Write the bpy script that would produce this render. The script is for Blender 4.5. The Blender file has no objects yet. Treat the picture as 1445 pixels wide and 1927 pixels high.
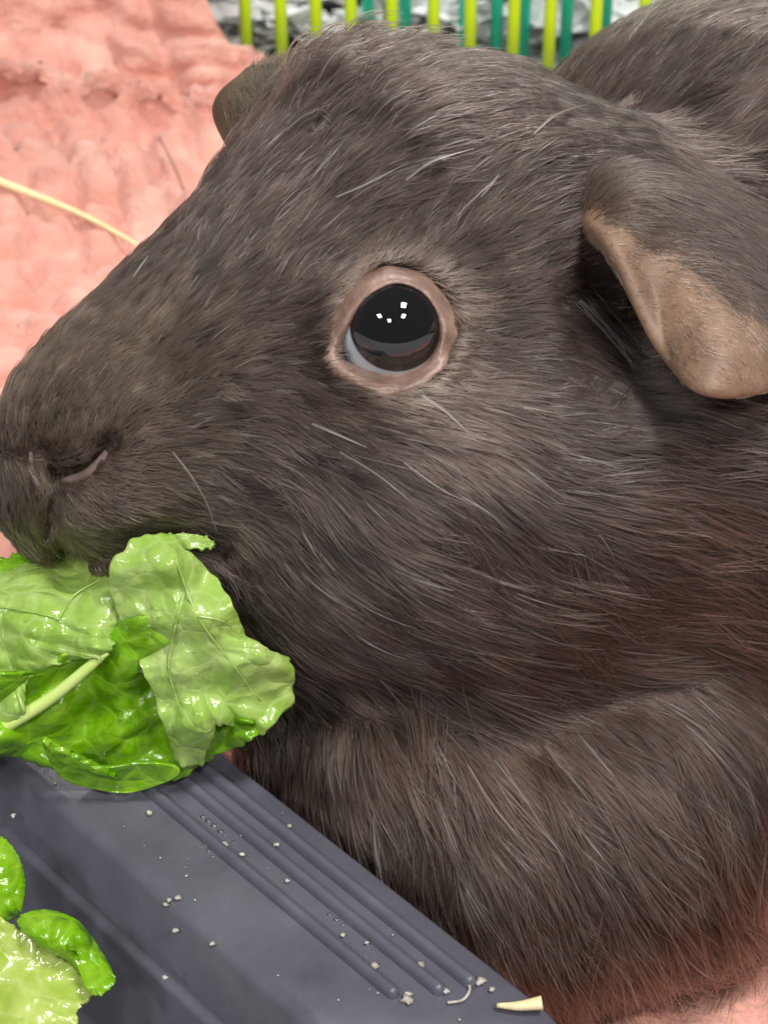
import bpy, bmesh, math
import numpy as np

# ------------------------------------------------------------------ camera, world, lights, exposure
S = bpy.context.scene
MM = 0.001
CAM_H, PITCH, D0, PPM = 200.0, math.radians(35), 250.0, 17.0      # mm, rad, mm, photo px per mm at D0
FW = np.array([0, math.cos(PITCH), -math.sin(PITCH)])
UP = np.array([0, math.sin(PITCH), math.cos(PITCH)])
RT = np.array([1.0, 0, 0])
CP = np.array([0, 0, CAM_H])
cam_d = bpy.data.cameras.new('camera')
cam = bpy.data.objects.new('camera', cam_d)
S.collection.objects.link(cam)
cam.location = CP * MM
cam.rotation_euler = (math.pi / 2 - PITCH, 0, 0)
cam_d.sensor_fit = 'HORIZONTAL'
cam_d.sensor_width = 36
cam_d.lens = 36 * D0 / (1445 / PPM)
cam_d.clip_start = 0.01
cam_d.clip_end = 50
cam_d.dof.use_dof = True
cam_d.dof.focus_distance = 0.237
cam_d.dof.aperture_fstop = 90
S.camera = cam

W = bpy.data.worlds.new('World')
S.world = W
W.use_nodes = True
W.node_tree.nodes['Background'].inputs[0].default_value = (0.95, 0.97, 1.0, 1)
W.node_tree.nodes['Background'].inputs[1].default_value = 0.12

EYE_W = np.array([0.001, 0.215, 0.075])
def lamp(name, off, size, watts):
    d = bpy.data.lights.new(name, 'AREA')
    d.shape = 'RECTANGLE'
    d.size, d.size_y = size
    d.energy = watts
    d.color = (1.0, 0.97, 0.93)
    o = bpy.data.objects.new(name, d)
    S.collection.objects.link(o)
    o.location = EYE_W + np.array(off)
    o.rotation_euler = (0, 0, 0)
lamp('ceiling_or_fill_lamp', (-1.09, -1.13, 1.5), (0.30, 0.34), 20)
lamp('ceiling_or_fill_lamp', (-0.43, -1.70, 1.5), (0.24, 0.34), 20)
lamp('ceiling_or_fill_lamp', (0.49, -0.40, 1.5), (0.26, 0.30), 24)
lamp('ceiling_or_fill_lamp', (0.63, -1.20, 1.5), (0.26, 0.34), 20)
lamp('ceiling_or_fill_lamp', (0.10, 2.10, 1.9), (1.2, 0.9), 60)  # added fill lamp ahead, for gloss on tray and sheen on fur

S.view_settings.view_transform = 'Standard'
S.view_settings.look = 'None'
S.view_settings.exposure = 0.0
S.view_settings.gamma = 1.0
S.cycles.use_denoising = True
S.cycles.max_bounces = 8
S.cycles.transparent_max_bounces = 8
try:
    S.cycles_curves.shape = 'RIBBONS'
except Exception:
    pass

rng = np.random.default_rng(11)

# ------------------------------------------------------------------ helpers
def PX(px, py, z=0.0):
    """photo point at a depth z (mm towards the camera from the plane at D0) -> head frame, mm"""
    t = (D0 - z) / D0
    return np.array([(px - 722.5) / PPM * t, (963.5 - py) / PPM * t, z])
def to_world(P):
    P = np.asarray(P, float)
    return CP + np.outer(D0 - P[..., 2].ravel(), FW) + np.outer(P[..., 0].ravel(), RT) + np.outer(P[..., 1].ravel(), UP)
def to_head(Pw):
    q = np.asarray(Pw, float) - CP
    return np.stack([q @ RT, q @ UP, D0 - q @ FW], -1)
def img(P):
    t = (D0 - P[:, 2]) / D0
    return 722.5 + PPM * P[:, 0] / t, 963.5 - PPM * P[:, 1] / t
def FL(px, py, h):
    d = FW * D0 + RT * (px - 722.5) / PPM + UP * (963.5 - py) / PPM
    return CP + d * ((h - CAM_H) / d[2])
def nrm(v):
    return v / np.maximum(np.linalg.norm(v, axis=-1, keepdims=True), 1e-9)
def waves(P, scale, seed, n=7):
    r = np.random.default_rng(seed)
    k = nrm(r.normal(size=(n, P.shape[1]))) * (2 * np.pi / scale) * r.uniform(.6, 1.6, (n, 1))
    ph = r.uniform(0, 6.28, n)
    return np.sin(P @ k.T + ph).sum(1) / math.sqrt(n)
def cr_curve(pts, n, closed=False):
    p = np.asarray(pts, float)
    if closed:
        q = np.vstack([p[-1], p, p[0], p[1]]); m = len(p)
    else:
        q = np.vstack([2 * p[0] - p[1], p, 2 * p[-1] - p[-2]]); m = len(p) - 1
    s = np.linspace(0, m, n, endpoint=not closed)
    i = np.minimum(s.astype(int), m - 1); f = (s - i)[:, None]
    a, b, c, d = q[i], q[i + 1], q[i + 2], q[i + 3]
    return .5 * (2 * b + (c - a) * f + (2 * a - 5 * b + 4 * c - d) * f ** 2 + (3 * b - a - 3 * c + d) * f ** 3)

def tag(o, label=None, cat=None, group=None, kind=None):
    for k, v in (('label', label), ('category', cat), ('group', group), ('kind', kind)):
        if v: o[k] = v
    return o
def mesh_obj(name, V, Fc, mat, parent=None, smooth=True, org=None):
    """V in world mm"""
    V = np.asarray(V, float)
    if org is None: org = V.mean(0) if parent is None else np.zeros(3)
    if parent is not None: org = np.array(parent.location) / MM
    me = bpy.data.meshes.new(name)
    me.from_pydata(((V - org) * MM).tolist(), [], [list(map(int, f)) for f in Fc])
    me.update()
    if smooth: me.polygons.foreach_set('use_smooth', [True] * len(me.polygons))
    if mat: me.materials.append(mat)
    o = bpy.data.objects.new(name, me)
    S.collection.objects.link(o)
    if parent is not None: o.parent = parent
    else: o.location = org * MM
    return o
def empty(name, loc, label, cat, group=None):
    o = bpy.data.objects.new(name, None)
    S.collection.objects.link(o)
    o.location = np.asarray(loc) * MM
    o.empty_display_size = 0.01
    return tag(o, label, cat, group)
def grid_faces(nu, nv, closed_u=False, flip=False):
    out = []
    for i in range(nu if closed_u else nu - 1):
        i2 = (i + 1) % nu
        for j in range(nv - 1):
            f = (i * nv + j, i2 * nv + j, i2 * nv + j + 1, i * nv + j + 1)
            out.append(f[::-1] if flip else f)
    return out
def tube(path, rad, sides=10):
    path = np.asarray(path, float); n = len(path)
    rad = np.broadcast_to(np.asarray(rad, float), (n,))
    tan = nrm(np.gradient(path, axis=0))
    ref = np.array([0, 0, 1.0]) if abs(tan[0][2]) < .9 else np.array([1.0, 0, 0])
    V = []
    for i in range(n):
        a = nrm(np.cross(tan[i], ref)); b = np.cross(a, tan[i])
        for k in range(sides):
            t = 2 * math.pi * k / sides
            V.append(path[i] + rad[i] * (math.cos(t) * a + math.sin(t) * b))
    Fc = []
    for i in range(n - 1):
        for k in range(sides):
            k2 = (k + 1) % sides
            Fc.append((i * sides + k, i * sides + k2, (i + 1) * sides + k2, (i + 1) * sides + k))
    Fc.append(tuple(range(sides))[::-1]); Fc.append(tuple(range((n - 1) * sides, n * sides)))
    return np.array(V), Fc

# ------------------------------------------------------------------ materials
class NT:
    def __init__(s, name):
        s.m = bpy.data.materials.new(name); s.m.use_nodes = True
        s.t = s.m.node_tree; s.n = s.t.nodes; s.n.clear()
        s.out = s.n.new('ShaderNodeOutputMaterial')
    def a(s, typ, **kw):
        n = s.n.new(typ)
        for k, v in kw.items():
            if k.startswith('i_'):
                n.inputs[k[2:].replace('_', ' ')].default_value = v
            else: setattr(n, k, v)
        return n
    def l(s, a, ao, b, bi): s.t.links.new(a.outputs[ao], b.inputs[bi])
    def ramp(s, src, so, stops):
        r = s.a('ShaderNodeValToRGB'); e = r.color_ramp.elements
        while len(e) < len(stops): e.new(.5)
        for x, (p, c) in zip(e, stops): x.position = p; x.color = (*c, 1)
        s.l(src, so, r, 0); return r
    def noise(s, scale, detail=4, rough=.55, coord='Object'):
        tc = s.a('ShaderNodeTexCoord'); n = s.a('ShaderNodeTexNoise')
        n.inputs['Scale'].default_value = scale; n.inputs['Detail'].default_value = detail; n.inputs['Roughness'].default_value = rough
        s.l(tc, coord, n, 'Vector'); return n
def simple(name, stops, scale, rough=.5, bump=0, bscale=None, spec=.5, detail=5, sheen=0, sss=0, coat=0, bdist=.0003):
    t = NT(name); b = t.a('ShaderNodeBsdfPrincipled')
    b.inputs['Roughness'].default_value = rough
    b.inputs['Specular IOR Level'].default_value = spec
    b.inputs['Sheen Weight'].default_value = sheen
    b.inputs['Coat Weight'].default_value = coat
    if sss:
        b.inputs['Subsurface Weight'].default_value = sss
        b.inputs['Subsurface Radius'].default_value = (.002, .001, .0006)
        b.inputs['Subsurface Scale'].default_value = .6
    n = t.noise(scale, detail); r = t.ramp(n, 'Fac', stops); t.l(r, 0, b, 'Base Color')
    if bump:
        n2 = t.noise(bscale or scale * 3, 6, .6); bp = t.a('ShaderNodeBump'); bp.inputs['Strength'].default_value = bump
        bp.inputs['Distance'].default_value = bdist
        t.l(n2, 'Fac', bp, 'Height'); t.l(bp, 0, b, 'Normal')
    t.l(b, 0, t.out, 0); t.b = b
    return t
def leaf_mat(name, dark, mid, light, scale=130, trans=.3, rough=.28):
    t = NT(name); b = t.a('ShaderNodeBsdfPrincipled')
    b.inputs['Roughness'].default_value = rough; b.inputs['Specular IOR Level'].default_value = .85
    n = t.noise(scale, 6, .6); r = t.ramp(n, 'Fac', [(.3, dark), (.52, mid), (.72, light)])
    tc = t.a('ShaderNodeTexCoord'); vo = t.a('ShaderNodeTexVoronoi', feature='DISTANCE_TO_EDGE'); vo.inputs['Scale'].default_value = 260
    wn = t.noise(160, 3); ad = t.a('ShaderNodeMixRGB', blend_type='LINEAR_LIGHT'); ad.inputs[0].default_value = .0016
    t.l(tc, 'Object', ad, 1); t.l(wn, 'Color', ad, 2); t.l(ad, 0, vo, 'Vector')
    vr = t.ramp(vo, 'Distance', [(0, (1, 1, 1)), (.10, (0, 0, 0))]); vm = t.a('ShaderNodeMath', operation='MULTIPLY'); vm.inputs[1].default_value = .38
    t.l(vr, 0, vm, 0); mc = t.a('ShaderNodeMixRGB'); mc.inputs[2].default_value = (*light, 1); t.l(vm, 0, mc, 0); t.l(r, 0, mc, 1); r = mc
    t.l(r, 0, b, 'Base Color')
    bq = t.a('ShaderNodeBump'); bq.inputs['Strength'].default_value = .35; bq.inputs['Distance'].default_value = .0008
    vq = t.ramp(vo, 'Distance', [(0, (0, 0, 0)), (.35, (1, 1, 1))]); t.l(vq, 0, bq, 'Height')
    rn = t.noise(240, 4); rq = t.ramp(rn, 'Fac', [(.35, (.12,) * 3), (.65, (.27,) * 3)]); t.l(rq, 0, b, 'Roughness')
    n2 = t.noise(420, 5, .6); bp = t.a('ShaderNodeBump'); bp.inputs['Strength'].default_value = .26; bp.inputs['Distance'].default_value = .0004
    t.l(bq, 0, bp, 'Normal'); t.l(n2, 'Fac', bp, 'Height'); t.l(bp, 0, b, 'Normal')
    tr = t.a('ShaderNodeBsdfTranslucent'); t.l(r, 0, tr, 'Color')
    mx = t.a('ShaderNodeMixShader'); mx.inputs[0].default_value = trans
    t.l(b, 0, mx, 1); t.l(tr, 0, mx, 2); t.l(mx, 0, t.out, 0)
    return t.m

M = {}
M['skin'] = simple('skin', [(.3, (.030, .020, .016)), (.7, (.055, .035, .028))], 200, .7, .4).m
M['lid'] = simple('eyelid_skin', [(.32, (.13, .078, .058)), (.68, (.30, .195, .155))], 260, .34, .5, 900, sss=.2).m
M['ear'] = simple('ear_skin', [(.3, (.13, .078, .05)), (.55, (.21, .13, .084)), (.75, (.29, .185, .125))], 260, .55, .5, 700, sss=.15).m
M['far_ear'] = simple('far_ear_skin', [(.3, (.045, .030, .016)), (.7, (.13, .085, .045))], 160, .6, .4, 500).m
M['pink_skin'] = simple('nostril_skin', [(.3, (.070, .044, .038)), (.7, (.125, .080, .070))], 500, .7, .4, 900).m
M['pad'] = simple('salmon_fleece', [(.28, (.62, .27, .21)), (.5, (.76, .38, .305)), (.74, (.88, .56, .46))], 75, .95, .9, 700, spec=.1, sheen=.25, detail=8, bdist=.0012).m
M['wire_y'] = simple('yellow_green_coating', [(.3, (.55, .80, .008)), (.7, (.64, .88, .02))], 30, .35).m
M['wire_t'] = simple('teal_coating', [(.3, (.01, .50, .32)), (.7, (.02, .60, .42))], 30, .35).m
M['floor'] = simple('grey_floor', [(.35, (.24, .24, .25)), (.6, (.38, .38, .39))], 40, .8, .4).m
M['bedding'] = simple('grey_paper', [(.3, (.26, .255, .265)), (.46, (.62, .62, .64)), (.6, (.92, .92, .94))], 45, .9, .6, 300).m
M['straw'] = simple('straw', [(.3, (.62, .50, .26)), (.7, (.80, .72, .46))], 400, .6, .3).m
M['hay'] = simple('hay', [(.3, (.72, .62, .30)), (.7, (.86, .78, .48))], 300, .6, .3).m
M['crumb'] = simple('crumb', [(.3, (.26, .24, .21)), (.7, (.55, .52, .46))], 900, .6).m
M['leaf_pale'] = leaf_mat('lettuce_underside', (.28, .50, .05), (.42, .62, .14), (.60, .74, .30))
M['leaf_bright'] = leaf_mat('lettuce_upper', (.09, .27, .002), (.22, .50, .006), (.40, .66, .06), rough=.2)
M['leaf_heart'] = leaf_mat('lettuce_heart', (.36, .52, .06), (.52, .66, .15), (.68, .76, .32))
M['rib'] = simple('lettuce_rib', [(.3, (.42, .60, .12)), (.7, (.58, .70, .24))], 200, .3, .2).m
t = NT('dark_plastic'); b = t.a('ShaderNodeBsdfPrincipled')
n = t.noise(90, 6, .65); r = t.ramp(n, 'Fac', [(.3, (.072, .073, .093)), (.7, (.112, .112, .145))]); t.l(r, 0, b, 'Base Color')
n2 = t.noise(60, 7, .7); r2 = t.ramp(n2, 'Fac', [(.35, (.24,) * 3), (.7, (.44,) * 3)]); t.l(r2, 0, b, 'Roughness')
n3 = t.noise(1500, 3); bp = t.a('ShaderNodeBump'); bp.inputs['Strength'].default_value = .25; bp.inputs['Distance'].default_value = .0001
t.l(n3, 'Fac', bp, 'Height'); t.l(bp, 0, b, 'Normal'); t.l(b, 0, t.out, 0); M['plastic'] = t.m
t = NT('water'); gl = t.a('ShaderNodeBsdfGlossy'); gl.inputs['Roughness'].default_value = .14; tp = t.a('ShaderNodeBsdfTransparent')
fr = t.a('ShaderNodeFresnel'); fr.inputs[0].default_value = 1.45; mx = t.a('ShaderNodeMixShader')
t.l(fr, 0, mx, 0); t.l(tp, 0, mx, 1); t.l(gl, 0, mx, 2); t.l(mx, 0, t.out, 0); M['water'] = t.m

# hair: colour comes from the strand's own attribute
t = NT('fur'); hb = t.a('ShaderNodeBsdfHairPrincipled'); hb.parametrization = 'COLOR'
at = t.a('ShaderNodeAttribute'); at.attribute_name = 'tint'
t.l(at, 'Color', hb, 'Color'); hb.inputs['Roughness'].default_value = .38; hb.inputs['Radial Roughness'].default_value = .55
hb.inputs['IOR'].default_value = 1.43
hb.inputs['Random Roughness'].default_value = .3 if 'Random Roughness' in hb.inputs else 0
t.l(hb, 0, t.out, 0); M['fur'] = t.m

# ------------------------------------------------------------------ floor, bedding, fleece pad
xs = np.linspace(-1500, 1500, 2)
V = np.array([(-1500, -600, 0), (1500, -600, 0), (1500, 2600, 0), (-1500, 2600, 0)], float)
tag(mesh_obj('floor', V, [(0, 1, 2, 3)], M['floor'], smooth=False, org=np.zeros(3)), kind='structure')

# shredded paper bedding beyond the fence: bumpy bed of loose flakes
V, Fc = [], []
for i in range(7500):
    x = rng.uniform(-160, 330); y = 456 + rng.uniform(0, 1) ** 1.4 * 420
    s = rng.uniform(2, 6.5) * (1 + (y - 462) / 500); z = 2 + rng.uniform(0, 9)
    A = nrm(rng.normal(size=(2, 3))); a = A[0]; a[2] *= .25; a = nrm(a); b2 = nrm(np.cross(a, [A[1][0] * .25, A[1][1] * .25, 1]))
    nn = np.cross(a, b2); c = np.array([x, y, z]); k0 = len(V)
    q = [c - a * s - b2 * s * .4, c + a * s - b2 * s * .5 + nn * s * .2, c + a * s * .8 + b2 * s * .5, c - a * s + b2 * s * .45 - nn * s * .2, c + nn * s * .35]
    for v in q: v[2] = max(v[2], .3)
    V += q; Fc += [(k0, k0 + 1, k0 + 4), (k0 + 1, k0 + 2, k0 + 4), (k0 + 2, k0 + 3, k0 + 4), (k0 + 3, k0, k0 + 4)]
tag(mesh_obj('paper_bedding', np.array(V), Fc, M['bedding'], smooth=False, org=np.zeros(3)),
    'loose grey and white paper bedding on the floor behind the wire fences', 'bedding', kind='stuff')

def smoothstep(a, b, x):
    t = np.clip((x - a) / (b - a), 0, 1); return t * t * (3 - 2 * t)
nu, nv = 380, 470
uu, vv = np.meshgrid(np.linspace(-190, 250, nu), np.linspace(60, 560, nv), indexing='ij')
edge = np.interp(uu[:, 0], [-190, -64, -52, -45, -38, -31, -10, 250], [530, 510, 490, 472, 452, 434, 424, 424]) + 1.2 * waves(uu[:, :1], 14, 9)
x = uu.ravel(); v = np.minimum(vv, edge[:, None]).ravel()
y0 = 405.0
bend = np.maximum(v - y0, 0)
ang = np.clip(bend / 30.0, 0, 1.15)
r_ = 30.0
yy = np.where(v < y0, v, y0 + np.where(bend < 34.5, r_ * np.sin(ang), r_ * math.sin(1.15) + (bend - 34.5) * math.cos(1.15)))
zz = np.where(v < y0, 0, np.where(bend < 34.5, r_ * (1 - np.cos(ang)), r_ * (1 - math.cos(1.15)) + (bend - 34.5) * math.sin(1.15)))
ny = np.where(v < y0, 0, -np.sin(ang)); nz = np.where(v < y0, 1, np.cos(ang))
P2 = np.stack([x, v], 1)
w1 = 5 * waves(P2, 70, 1); w2 = 5 * waves(P2, 60, 2)
a1 = (x * .97 + v * .25 + w1); a2 = (v * .97 - x * .25 + w2)
q1 = np.abs(np.sin(np.pi * a1 / 9.5)); q2 = np.abs(np.sin(np.pi * a2 / 13.0))
hgt = 7.0 * (np.minimum(q1, .75) / .75) ** .6 * (np.minimum(q2, .75) / .75) ** .5
fold = 1 - np.abs(np.sin(np.pi * (x * .62 + v * .8 + 14 * waves(P2, 150, 3)) / 44.0))
hgt = hgt * (.65 + .35 * waves(P2, 90, 8).clip(-1, 1)) + 8.0 * fold ** 3 * smoothstep(260, 330, v) + .8 * waves(P2, 26, 4) + .7 * waves(P2, 11, 5) + .35 * waves(P2, 5, 6)
hgt = (hgt + 3.2).clip(.8)
hgt *= np.where(v < 260, .45, .45 + .55 * smoothstep(260, 300, v))
V = np.stack([x, yy + ny * hgt, zz + nz * hgt], 1)
# the back edge falls away towards the right: a corner of the pad turned up against the fence
keep = vv <= edge[:, None]
idx = -np.ones(nu * nv, int); kf = keep.ravel()
fa = []
K = keep
for i in range(nu - 1):
    for j in range(nv - 1):
        if K[i, j] or K[i + 1, j]:
            fa.append((i * nv + j, (i + 1) * nv + j, (i + 1) * nv + j + 1, i * nv + j + 1))
used = np.unique(np.array(fa)); idx[used] = np.arange(len(used))
fa = idx[np.array(fa)]
pad = mesh_obj('fleece_pad', V[used], fa, M['pad'], org=np.zeros(3))
tag(pad, 'salmon pink quilted fleece pad, wrinkled and turned up against the fence', 'pad')
so = pad.modifiers.new('thickness', 'SOLIDIFY'); so.thickness = 3 * MM; so.offset = -1

# ------------------------------------------------------------------ wire fences
def fence(name, label, mat, A, B, pos, rad, h0, h1):
    A, B = np.array(A, float), np.array(B, float); L = np.linalg.norm(B - A); e = (B - A) / L
    root = empty(name, (*A, 0), label, 'fence', 'wire fences behind the guinea pig')
    for s in pos:
        p = A + e * s
        z = np.linspace(h0, h1, 9)
        lean = rng.normal(0, .008, 2)
        path = np.stack([p[0] + lean[0] * z, p[1] + lean[1] * z, z], 1)
        V, Fc = tube(path, rad, 12); mesh_obj('wire', V, Fc, mat, root)
    off = np.array([-e[1], e[0]]) * rad * 2.02
    for z in (h1 - 3,):
        path = np.array([[*(A + off - e * 3), z], [*(A + off + e * (L + 3)), z]])
        V, Fc = tube(path, rad * 1.1, 12); mesh_obj('rail', V, Fc, mat, root)
    return root
def on_line(px, A, B):
    """where the photo column px meets the upright plane over the plan line A-B"""
    A, B = np.array(A, float), np.array(B, float); e = (B - A) / np.linalg.norm(B - A)
    d = FW * D0 + RT * (px - 722.5) / PPM + UP * (963.5 - 40) / PPM
    m = np.array([[d[0], -e[0]], [d[1], -e[1]]]); return np.linalg.solve(m, A)[1]
A, B = (-60, 447), (150, 424)
fence('wire_fence', 'yellow-green wire fence standing closer behind the guinea pig', M['wire_y'], A, B,
      [on_line(p, A, B) for p in (462, 531, 596, 662, 737, 816, 886, 967, 1035, 1122, 1212, 1302, 1394, 1488)] + [], 1.28, 0, 150)
A, B = (-40, 463), (170, 440)
fence('wire_fence', 'teal green wire fence standing behind the yellow-green one', M['wire_t'], A, B,
      [on_line(p, A, B) for p in (692, 762, 873, 935, 986, 1066, 1139, 1276, 1352, 1440)], 1.35, 0, 150)

# ------------------------------------------------------------------ guinea pig: body as one implicit surface
def seg_d(P, a, b):
    ab = b - a; h = np.clip(((P - a) @ ab) / (ab @ ab), 0, 1)
    return np.linalg.norm(P - a - h[:, None] * ab, axis=1), h
def smin(a, b, k):
    h = np.maximum(k - np.abs(a - b), 0) / k
    return np.minimum(a, b) - h * h * k * .25
def Wd(x, y, z): return to_head(np.array([[x, y, z]], float))[0]
HEAD = [(PX(790, 520, -7), 395 / PPM, PX(202, 856, 5), 182 / PPM),
        (PX(840, 440, -11), 325 / PPM, PX(690, 400, -14), 278 / PPM),
        (PX(560, 560, -5), 238 / PPM, PX(235, 745, 5), 160 / PPM),
        (PX(600, 760, -2), 290 / PPM, PX(300, 850, 4), 200 / PPM),
        (PX(815, 900, -1), 365 / PPM, PX(1060, 880, -4), 395 / PPM),
        (PX(560, 960, 0), 215 / PPM, PX(250, 920, 4), 110 / PPM),
        (PX(640, 1080, -5), 230 / PPM, PX(900, 1060, -4), 290 / PPM),
        (PX(1010, 560, -9), 395 / PPM, PX(1150, 640, -12), 410 / PPM)]
LIPS = [(PX(205, 938, 9), 92 / PPM, PX(270, 925, 9), 90 / PPM),
        (PX(62, 945, 4), 70 / PPM, PX(85, 985, 3), 62 / PPM),
        (PX(120, 800, 8), 105 / PPM, PX(200, 780, 7), 120 / PPM)]
BODY = [(PX(1290, 830, -16), 500 / PPM, PX(1500, 700, -27), 41.5),
        (Wd(52, 262, 50), 42, Wd(125, 276, 48), 44),
        (Wd(125, 276, 48), 44, Wd(165, 282, 44), 38),
        (Wd(52, 238, 36), 31, Wd(125, 258, 40), 38)]
CHEST = [(PX(860, 1400, -17), 330 / PPM, PX(1180, 1480, -14), 345 / PPM),
         (PX(1000, 1600, -12), 320 / PPM, PX(1200, 1520, -12), 300 / PPM)]
CHEST += [(PX(640, 1230, -18), 215 / PPM, PX(720, 1430, -22), 280 / PPM), (PX(700, 1150, -16), 240 / PPM, PX(900, 1250, -14), 300 / PPM)]
LEGS = [(Wd(28, 205, 22), 12, Wd(20, 196, 7), 7), (Wd(20, 196, 5), 5, Wd(11, 192, 4), 4),
        (Wd(34, 250, 22), 12, Wd(26, 248, 6), 6), (Wd(150, 240, 20), 15, Wd(135, 234, 5), 6), (Wd(150, 310, 20), 15, Wd(135, 316, 5), 6)]
# grooves: px polyline, half width px, depth mm
GRO = [([(88, 850), (94, 880), (104, 930), (100, 985)], 16, 1.3),
       ([(112, 888), (140, 884), (168, 872), (190, 848), (205, 834)], 15, 2.4),
       ([(120, 1030), (220, 1035), (330, 1010), (420, 1030)], 28, 1.6),
       ([(450, 1190), (560, 1270), (690, 1308), (840, 1350), (980, 1400)], 90, 1.3)]
# gaussian relief: px, py, sx, sy, amount mm (plus = dent)
REL = [(1205, 620, 100, 135, 6.8), (1120, 520, 60, 60, 2.0), (600, 560, 90, 80, -.6), (300, 700, 110, 90, .7), (330, 900, 90, 60, .6),
       (740, 800, 150, 60, -.8), (1130, 120, 90, 120, 1.5)]
_eye = {}
def sdf(P):
    P = np.asarray(P, float)
    def grp(L, k):
        d = None
        for a, ra, b, rb in L:
            q, h = seg_d(P, a, b); q = q - (ra + (rb - ra) * h)
            d = q if d is None else smin(d, q, k)
        return d
    d = smin(grp(HEAD, 7), grp(LIPS, 3), 3.2)
    bd = grp(BODY, 14); bd = smin(bd, grp(LEGS, 3), 8); bd = smin(bd, grp(CHEST, 8), 9)
    d = smin(d, bd, 4.0)
    px, py = img(P); near = P[:, 2] > -14
    I = np.stack([px, py], 1)
    for pts, w, dep in GRO:
        m = near & (px > min(p[0] for p in pts) - 3 * w) & (px < max(p[0] for p in pts) + 3 * w) & (py > min(p[1] for p in pts) - 3 * w) & (py < max(p[1] for p in pts) + 3 * w)
        if not m.any(): continue
        Q = I[m]; g = np.full(len(Q), 1e9)
        for a, b in zip(pts[:-1], pts[1:]):
            g = np.minimum(g, seg_d(Q, np.array(a, float), np.array(b, float))[0])
        d[m] += dep * np.exp(-(g / w) ** 2)
    for cx, cy, sx, sy, am in REL:
        d += np.where(near, am * np.exp(-((px - cx) / sx) ** 2 - ((py - cy) / sy) ** 2), 0)
    if _eye:
        q = np.linalg.norm(P - _eye['c'], axis=1)
        ring = np.hypot(px - 742, py - 618)
        d -= np.where(near, .9 * np.exp(-((ring - 128) / 34) ** 2), 0)
        d = np.maximum(d, _eye['r'] + .15 - q)
        d = np.maximum(d, np.minimum((103 - np.hypot(px - 737, py - 620)) / PPM, P[:, 2] - _eye['c'][2] - .5))
    hgt = (CP[2] + (P[:, 2] - D0) * -FW[2] * 1.0 * 1 + 0) if False else (CP[2] + (D0 - P[:, 2]) * FW[2] + P[:, 1] * UP[2])
    return np.maximum(d, 4.2 - hgt)
def grad(P, e=.15):
    d0 = sdf(P); g = np.stack([sdf(P + np.eye(3)[k] * e) - d0 for k in range(3)], 1)
    return nrm(g), d0
def surf_z(px, py, z0=38, z1=-40, step=.25):
    px = np.atleast_1d(np.asarray(px, float)); py = np.atleast_1d(np.asarray(py, float))
    out = np.full(len(px), np.nan)
    for z in np.arange(z0, z1, -step):
        t = (D0 - z) / D0
        P = np.stack([(px - 722.5) / PPM * t, (963.5 - py) / PPM * t, np.full(len(px), z)], 1)
        hit = np.isnan(out) & (sdf(P) <= 0); out[hit] = z
        if not np.isnan(out).any(): break
    return np.where(np.isnan(out), -10, out)
EYE_PX = (741, 614)
zs = surf_z(*EYE_PX)[0]
_eye['r'] = 6.35
_eye['c'] = PX(*EYE_PX, zs - 2.7)

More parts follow.
